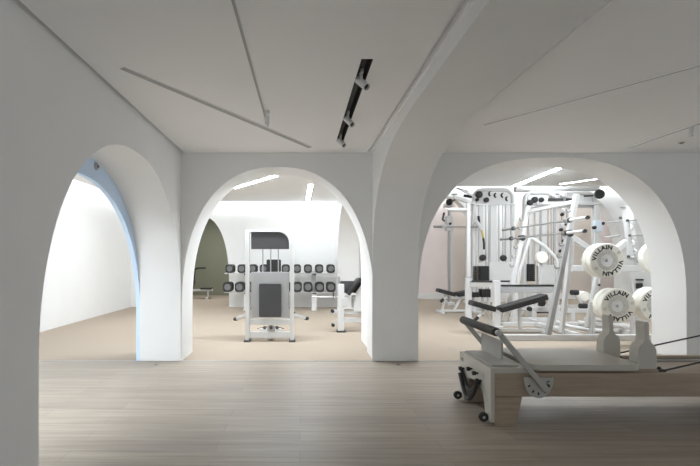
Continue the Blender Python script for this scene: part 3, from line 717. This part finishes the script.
# --- leaning barbell rack with plate horns (near)
GY = 6.85
LR = thing('barbell_rack', 'large white leaning barbell rack with hooks and plate horns behind the big arch', 'rack', (4.4, GY + .2, 0))
GR = 8.3                      # rear side of the rack, the bars lie between the two sides
MB().bb(PX(499, GY), 5.9, GY - .04, GY + .05, 0, .09).build('base_beam', M['metal'], LR, .008)
MB().bb(3.8, 5.6, GR - .04, GR + .04, 0, .08).build('base_beam', M['metal'], LR, .008)
for x in (4.45, 5.45): MB().bar((x, GY + .051, .045), (x, GR - .041, .045), .08).build('side_beam', M['metal'], LR, .008)
def L(px, py, dy=0): return P(px, py, GY + dy)
def lean(z): return 3.86 + (z - .1) * .205      # x of the leaning posts at height z
for yy, m1 in ((GY, 'shroud'), (GR, 'metal')):
    MB().bar((lean(.09), yy, .09), (lean(1.66), yy, 1.66), .07, .085).build('leaning_post', M[m1], LR, .008)
    MB().bar((lean(1.68), yy, 1.68), (lean(2.27), yy, 2.27), .062, .08).build('post_head', M['metal'], LR, .008)
    MB().lathe((lean(1.665), yy - .06, 1.665), [(0, 0), (.05, 0), (.055, .01), (.055, .12), (0, .12)], (0, 1, 0), 18).build('pivot', M['black'], LR)
    for z in (1.15, 1.32, 1.50, 1.665, 1.86, 2.03):
        x = lean(z)
        MB().tube([(x - .03, yy, z - .01), (x - .085, yy, z - .03), (x - .105, yy, z - .015), (x - .11, yy, z + .02)], [.014, .016, .016, .012], 8).build('hook', M['greymetal'], LR)
MB().bar((lean(.1) + .28, GY + .12, .09), (lean(1.6) + .10, GY + .06, 1.6), .05, .085).build('rear_post', M['metal'], LR, .008)
MB().bb(lean(2.2) - .03, lean(2.2) + .03, GY + .06, GR - .06, 2.13, 2.19).build('top_beam', M['metal'], LR, .008)
# bent guard arm with round cream disc, on the rear side
GA = 1.95
MB().tube([L(519.5, 272, GA), L(529, 239, GA), L(531.5, 238, GA), L(544, 246, GA), L(555, 257, GA), L(557.5, 264, GA), L(556, 300, GA)], .034, 10).build('guard_arm', M['metal'], LR)
MB().bar(L(519.5, 272, GA), L(514, 304, GA), .06).build('guard_leg', M['metal'], LR, .006)
MB().bb(PX(510, GY + GA), PX(560, GY + GA), GY + GA - .03, GY + GA + .03, 0, .10).build('guard_foot', M['metal'], LR, .006)
MB().bar(L(514, 304, GA), (PX(513, GY + GA), GY + GA, .10), .06).build('guard_leg', M['metal'], LR, .006)
MB().bar(L(556, 300, GA), (PX(556, GY + GA), GY + GA, .10), .06).build('guard_leg', M['metal'], LR, .006)
MB().bar((4.62, GR + .041, .04), (4.62, GY + GA - .031, .04), .07).build('side_beam', M['metal'], LR, .006)
MB().lathe(L(542.5, 257.5, GA - .1), [(0, 0), (.105, 0), (.12, .012), (.12, .07), (.105, .08), (0, .08)], (0, 1, 0), 22).build('bumper_disc', M['cream'], LR)
MB().bar(L(542.5, 262, GA), L(536, 308, GA), .03).build('disc_arm', M['metal'], LR, .004)
# plate section: second leaning post, cross beam, V arms
MB().bar(L(626.5, 207.5, .5), L(643.5, 333, .5), .08, .15).build('leaning_post', M['metal'], LR, .008)
MB().bb(PX(622, GY + .5), PX(632, GY + .5), GY + .45, GY + .55, PZ(207.8, GY + .5), PZ(206.3, GY + .5)).build('post_cap', M['greymetal'], LR, .004)
MB().bb(PX(572, GY + .42), PX(642, GY + .42), GY + .37, GY + .46, PZ(271.5, GY + .42), PZ(265.5, GY + .42)).build('cross_beam', M['metal'], LR, .008)
MB().bar(L(569.5, 236, .1), L(603, 258, .1), .05, .09).build('horn_arm', M['metal'], LR, .01)
MB().bar(L(626, 242, .3), L(606, 258, .1), .06, .10).build('horn_arm', M['metal'], LR, .01)
MB().bar(L(597.5, 276, .15), L(587, 328, .15), .06, .10).build('lower_leg', M['metal'], LR, .02)
MB().cyl(L(599.2, 285, .07), L(599.2, 285, .12), .02, 10).build('bolt', M['charcoal'], LR)
MB().bar(L(604, 258, .1), L(598, 276, .15), .05, .08).build('lower_leg', M['metal'], LR, .01)
for (px, py), (qx, qy) in (((606, 222.5), (620, 221.5)), ((628, 220.5), (641, 219.5)), ((604, 237.5), (620, 235.5)), ((631, 235.5), (645, 235))):
    MB().cyl(L(px, py, .4), L(qx, qy, .4), .013, 8).build('plate_peg', M['greymetal'], LR)
for px, py in ((620.5, 218), (627.5, 220.5), (625.2, 240), (629.8, 235.5), (628.5, 256.5)):
    MB().cyl(L(px, py, .38), L(px, py, .44), .024, 10).build('bolt', M['charcoal'], LR)
for px, py in ((630, 227), (632, 243), (634.5, 252), (636.5, 260)):
    MB().tube([L(px, py - 2, .42), L(px + 2, py, .38), L(px + 1, py + 3, .38)], .022, 8).build('hook', M['greymetal'], LR)
MB().prism([(PX(629.5, GY + .35), PZ(272, GY + .35)), (PX(652, GY + .35), PZ(272, GY + .35)), (PX(652, GY + .35), PZ(296, GY + .35)), (PX(634, GY + .35), PZ(294, GY + .35))], GY + .33, GY + .36, 'xz').build('instruction_plate', M['metal'], LR, .004)
MB().bb(PX(637, GY + .3), PX(644, GY + .3), GY + .305, GY + .329, PZ(280.6, GY + .3), PZ(279, GY + .3)).bb(PX(637, GY + .3), PX(643, GY + .3), GY + .305, GY + .329, PZ(288.5, GY + .3), PZ(283.3, GY + .3)).build('plate_marks', M['ink'], LR)
# horns for the plates
PF = 6.35
RP = .25
pl_pos = {'upper': (607.5, 260.5), 'lower': (618.5, 306), 'right': (657.5, 305)}
for k, (px, py) in pl_pos.items():
    c = P(px, py, PF)
    MB().cyl((c.x, PF - .03, c.z), (c.x, GY + .09, c.z), .022, 14).build('plate_horn', M['metal'], LR)
MB().bar((P(618.5, 306, PF).x, GY + .1, P(618.5, 306, PF).z), (P(657.5, 305, PF).x + .15, GY + .1, P(657.5, 305, PF).z), .05, .08).build('horn_beam', M['metal'], LR, .008)
MB().bar((P(618.5, 306, PF).x + .02, GY + .1, P(618.5, 306, PF).z - .04), (P(618.5, 306, PF).x + .02, GY + .1, .0), .05, .08).build('lower_leg', M['metal'], LR, .008)
MB().bar((P(657.5, 306, PF).x + .1, GY + .1, P(618.5, 306, PF).z - .04), (P(657.5, 306, PF).x + .1, GY + .1, .0), .05, .08).build('lower_leg', M['metal'], LR, .008)
# low curved base tubes seen on the floor
MB().tube([L(556, 322, .5), L(570, 327, .4), L(590, 330, .3), L(606, 331.5, .25)], .035, 10).build('base_tube', M['metal'], LR)
MB().tube([L(578, 323, .7), L(600, 325, .6), L(625, 326, .5), L(645, 330, .35)], .045, 10).build('base_tube', M['metal'], LR)
MB().tube([L(585, 319, .95), L(605, 320.5, .9), L(630, 319, .9)], .04, 10).build('base_tube', M['metal'], LR)

# --- bumper plates with lettering
letters = {}
def glyph(ch):
    if ch in letters: return letters[ch]
    cu = bpy.data.curves.new('glyph', 'FONT'); cu.body = ch; cu.size = 1; cu.extrude = .01; cu.offset = .045; cu.align_x = 'CENTER'
    ob = bpy.data.objects.new('glyph', cu); COL.objects.link(ob)
    dg = bpy.context.evaluated_depsgraph_get(); dg.update()
    me = bpy.data.meshes.new_from_object(ob.evaluated_get(dg))
    d = ([tuple(v.co) for v in me.vertices], [tuple(p.vertices) for p in me.polygons])
    bpy.data.objects.remove(ob); bpy.data.curves.remove(cu); bpy.data.meshes.remove(me)
    letters[ch] = d; return d
def plate(label, a0, front):
    t = thing('bumper_plate', label, 'weight plate', (0, 0, 0), 'white bumper plates on the rack horns')
    T_ = .099
    pr = [(.024, .012), (.075, .012), (.085, .006), (.150, .006), (.158, 0), (.240, 0), (.25, .010), (.25, T_ - .010), (.240, T_), (.024, T_), (.024, .012)]
    d = MB().lathe((0, 0, 0), pr, (0, 1, 0), 56).build('disc', M['cream'], t)
    if front:
        MB().lathe((0, 0, 0), [(.026, .0105), (.074, .0105), (.074, .0119), (.026, .0119), (.026, .0105)], (0, 1, 0), 30).build('hub', M['steel'], t)
        MB().lathe((0, 0, 0), [(.087, .0045), (.149, .0045), (.149, .0059), (.087, .0059), (.087, .0045)], (0, 1, 0), 40).build('hub_ring', M['speckle'], t)
        R = .163; S = .084
        word = 'VILLAIN'; widths = {'I': .55, 'V': 1.0, 'L': .85, 'A': 1.0, 'N': 1.05}
        tot = sum(widths[c] for c in word); span = math.radians(112)
        for rep in range(2):
            m = MB(); ang = math.radians(a0 + 180 * rep) - span / 2
            for c in word:
                w = widths[c] / tot * span; th = ang + w / 2; ang += w
                vs, fs = glyph(c); out = []
                for (x, y, z) in vs:
                    x *= S * 1.1; rr = R + y * S
                    out.append((rr * math.sin(th) + x * math.cos(th), -.0012 - z * .06, rr * math.cos(th) - x * math.sin(th)))
                m.add(out, fs)
            m.build('lettering', M['ink'], t)
        for rep in range(2):
            m = MB(); th = math.radians(a0 + 90 + 180 * rep)
            for (u, v, w, h) in ((0, .018, .04, .006), (0, -.018, .04, .006), (-.017, 0, .006, .036), (.017, 0, .006, .036), (0, 0, .014, .014)):
                rr = .199 + v
                m.box((rr * math.sin(th) + u * math.cos(th), -.0011, rr * math.cos(th) - u * math.sin(th)), (w, .002, h), Matrix.Rotation(th, 3, 'Y'))
            m.build('emblem', M['greyink'], t)
    return t
for k, a0, lb, lb2 in (('upper', -35, 'front lettered cream bumper plate on the upper horn', 'rear cream plate on the upper horn, showing only its edge'),
        ('lower', -12, 'front lettered cream bumper plate on the lower left horn', 'rear cream plate on the lower left horn, showing only its edge'),
        ('right', -20, 'lettered cream bumper plate on the lower horn half hidden by the arch edge', 'rear cream plate on the lower right horn behind the half hidden plate')):
    c = P(*pl_pos[k], PF)
    for j in range(2):
        t = plate(lb if j == 0 else lb2, a0, j == 0)
        t.location = (c.x, PF + j * .1, c.z)
# a further plate on the far post seen at the arch edge
c = P(657, 258, 6.75)
t = plate('white bumper plate peeking out beside the arch edge at the right', 30, False); t.location = (c.x, 6.72, c.z)
MB().cyl((c.x, 6.70, c.z), (c.x, GY + .5, c.z), .022, 12).build('plate_horn', M['steel'], LR)
MB().bar((c.x, GY + .46, c.z), (P(633, 258, GY + .5).x, GY + .46, c.z), .05, .06).build('horn_arm', M['metal'], LR, .006)
# small plate with foam rollers further back
YK = 8.6
LC = thing('roller_machine', 'white low leg machine with cream disc and black foam rollers behind the plates', 'gym machine', (PX(580, YK), YK, 0))
MB().lathe(P(585, 296.5, YK), [(0, 0), (.085, 0), (.10, .012), (.10, .12), (.085, .13), (0, .13)], (0, 1, 0), 24).build('counterweight', M['cream'], LC)
for px, py in ((574.5, 292.5), (583, 306)):
    MB().cyl(P(px - 3.3, py, YK - .1), P(px + 3.3, py, YK - .1), .05, 16).build('foam_roller', M['black'], LC)
MB().bar(P(574.5, 292.5, YK + .0), P(583, 306, YK + .0), .04).build('roller_arm', M['metal'], LC, .005)
MB().bb(PX(569, YK), PX(596, YK), YK + .02, YK + .10, PZ(313, YK), PZ(309, YK)).build('seat_beam', M['metal'], LC, .006)
MB().bb(PX(572, YK), PX(576, YK), YK + .02, YK + .10, 0, PZ(313, YK)).build('leg', M['metal'], LC, .006)
MB().bb(PX(590, YK), PX(594, YK), YK + .02, YK + .10, 0, PZ(313, YK)).build('leg', M['metal'], LC, .006)
MB().bar(P(585, 309, YK + .06), P(585, 297, YK + .15), .05).build('weight_post', M['metal'], LC, .005)

# --- barbells on the hooks
def barbell(label, a, b, sl):
    a = Vector(a); b = Vector(b); d = (b - a).normalized(); Ln = (b - a).length
    t = thing('barbell', label, 'barbell', (a + b) / 2, 'barbells lying across the rack hooks')
    MB().cyl(a + d * sl, b - d * sl, .014, 12).build('shaft', M['steel'], t)
    for s0, s1, e in ((a, a + d * sl, -1), (b - d * sl, b, 1)):
        MB().cyl(s0, s1, .025, 14).build('sleeve', M['metal'] if e > 0 else M['greymetal'], t)
        tip = s1 if e > 0 else s0
        MB().cyl(tip, tip + d * e * .03, .028, 14).build('end_cap', M['charcoal'], t)
        col = s0 if e > 0 else s1
        MB().cyl(col - d * .015, col + d * .015, .04, 14).build('collar', M['charcoal'], t)
barbell('lower barbell on the leaning rack, its right sleeve at the black pivot', (lean(1.665) - .075, 8.95, 1.668), (lean(1.665) - .075, 6.36, 1.668), .40)
barbell('upper barbell on the leaning rack, its bar slightly higher at the right', (lean(1.86) - .075, 8.95, 1.863), (lean(1.86) - .075, 6.36, 1.863), .40)

# --- adjustable benches
def bench(label, Y, seat, back, base_py, base_px, m_leg='metal', w=.28, dark='pad'):
    t = thing('weight_bench', label, 'bench', (PX(base_px[0], Y), Y, 0), 'adjustable weight benches')
    (a, b) = seat
    MB().bar(P(*a, Y), P(*b, Y), w, .09).build('seat_pad', M[dark], t, .02, 3)
    (c, d) = back
    MB().bar(P(*c, Y), P(*d, Y), w, .10).build('back_pad', M[dark], t, .02, 3)
    x0, x1 = PX(base_px[0], Y), PX(base_px[1], Y)
    MB().bar((x0, Y, .055), (x1, Y, .055), .06, .05).build('base_beam', M[m_leg], t, .006)
    for x in (x0, x1):
        MB().bb(x - .03, x + .03, Y - .26, Y + .26, .0, .05).build('foot', M[m_leg], t, .006)
    ms = (P(*a, Y) + P(*b, Y)) / 2 - Vector((0, 0, .04)); mbk = P(*c, Y) * .55 + P(*d, Y) * .45 - Vector((0, 0, .045))
    MB().bar((x0 + .05, Y, .08), ms, .05).build('support', M[m_leg], t, .005)
    MB().bar((x0 * .45 + x1 * .55, Y, .08), mbk, .05).build('support', M[m_leg], t, .005)
    MB().bar(ms, P(*c, Y) - Vector((0, 0, .045)), .05).build('hinge_beam', M[m_leg], t, .005)
    return t
b1 = bench('black padded bench with a raised back standing inside the rack', 7.5, ((470.5, 302.5), (494, 309)), ((499, 309.5), (545, 296.3)), 330, (491, 543), w=.22)
g = P(478, 317, 7.4); MB().cyl(g, P(474, 321, 7.4), .03, 12).build('foam_roller', M['black'], b1)
MB().bar(P(478, 317, 7.4), P(487, 308, 7.48), .035).build('roller_arm', M['metal'], b1)
b2 = bench('small black padded bench by the pink wall, leftmost in the big arch', 10.4, ((437.5, 290), (454, 294.5)), ((456, 294.5), (470, 292)), 313, (440, 466), w=.30)
MB().cyl(P(443.5, 299, 10.25), P(440.5, 302, 10.25), .035, 10).build('foam_roller', M['black'], b2)
MB().bar(P(443, 299.5, 10.3), P(447, 296, 10.36), .03).build('roller_arm', M['metal'], b2)
LM = 9.6
LP = thing('leg_press', 'low white machine with round black roller seen below the safety beam', 'gym machine', (PX(540, LM), LM, 0))
MB().bb(PX(530, LM), PX(560, LM), LM, LM + .08, PZ(311.5, LM), PZ(307.5, LM)).build('base_beam', M['metal'], LP, .006)
for px in (532, 557): MB().bb(PX(px, LM) - .05, PX(px, LM) + .05, LM - .1, LM + .2, 0, PZ(311.5, LM)).build('foot', M['metal'], LP, .006)
MB().lathe(P(542.5, 303, LM - .12), [(0, 0), (.06, 0), (.078, .012), (.078, .1), (.06, .11), (0, .11)], (0, 1, 0), 20).build('roller', M['black'], LP)
MB().bar(P(542.5, 303, LM + .03), P(548, 309, LM + .03), .05).build('roller_arm', M['metal'], LP, .004)
MB().bb(PX(536, LM), PX(547, LM), LM - .07, LM - .001, PZ(313, LM), PZ(311.8, LM)).build('foot_pad', M['black'], LP, .003)
MB().bar(P(548, 309, LM + .04), P(556, 282, LM + .04), .07).build('upright', M['metal'], LP, .006)
MB().bar(P(530, 309, LM + .04), P(527, 296, LM + .04), .05).build('handle_post', M['metal'], LP, .006)
MB().lathe(P(530, 309, LM - .05), [(0, 0), (.05, 0), (.05, .05), (0, .05)], (0, 1, 0), 16).build('pivot', M['black'], LP)

# ================================================================ LIGHT
def area(name, loc, rot, sx, sy, power, col=(1, 1, 1)):
    l = bpy.data.lights.new(name, 'AREA'); l.shape = 'RECTANGLE'; l.size = sx; l.size_y = sy; l.energy = power; l.color = col
    o = bpy.data.objects.new(name, l); COL.objects.link(o); o.location = loc; o.rotation_euler = rot; return o
# fill lights added at invented, unseen windows behind and beside the viewer
area('window_daylight', (.3, -3.05, 1.22), (PI / 2, 0, 0), 3.3, 2.25, 27, (.87, .945, 1))
area('side_window_daylight', (7.55, .5, 1.22), (PI / 2, 0, PI / 2), 3.8, 2.2, 38, (.87, .945, 1))
# extra fill lights added under the gym ceilings, out of view
area('gym_ceiling_panel', (-3.1, 1.2, LZ - .03), (0, 0, 0), .3, 4.4, 210, (.88, .945, 1))
area('gym_ceiling_panel', (-2.9, 8.6, LZ - .03), (0, 0, 0), .15, 1.2, 35, (.88, .945, 1))
area('olive_room_lamp', (-2.8, 13.6, 2.85), (0, 0, 0), .3, 1.2, 60)  # unseen fill added because the olive room came out dark
area('gym_ceiling_panel', (4.0, 6.9, RZ - .03), (0, 0, 0), 4.6, .2, 165, (.88, .945, 1))
area('gym_ceiling_panel', (-.4, 6.5, LZ - .03), (0, 0, 0), 2.2, .15, 90, (.88, .945, 1))

w = bpy.data.worlds.new('World'); sc.world = w; w.use_nodes = True
w.node_tree.nodes['Background'].inputs[0].default_value = (.9, .95, 1, 1); w.node_tree.nodes['Background'].inputs[1].default_value = .6

cam = bpy.data.cameras.new('Camera'); co = bpy.data.objects.new('Camera', cam); COL.objects.link(co)
co.location = (0, 0, EYE); co.rotation_euler = (PI / 2, 0, 0)
cam.sensor_width = 36; cam.lens = F / 700 * 36; cam.shift_x = 50 / 700; cam.shift_y = 27 / 700
cam.clip_start = .05; cam.clip_end = 100
sc.camera = co
sc.view_settings.view_transform = 'Standard'; sc.view_settings.look = 'None'; sc.view_settings.gamma = 1; sc.view_settings.use_curve_mapping = False
sc.view_settings.exposure = 0.14
sc.cycles.use_denoising = True
sc.cycles.max_bounces = 10; sc.cycles.diffuse_bounces = 6
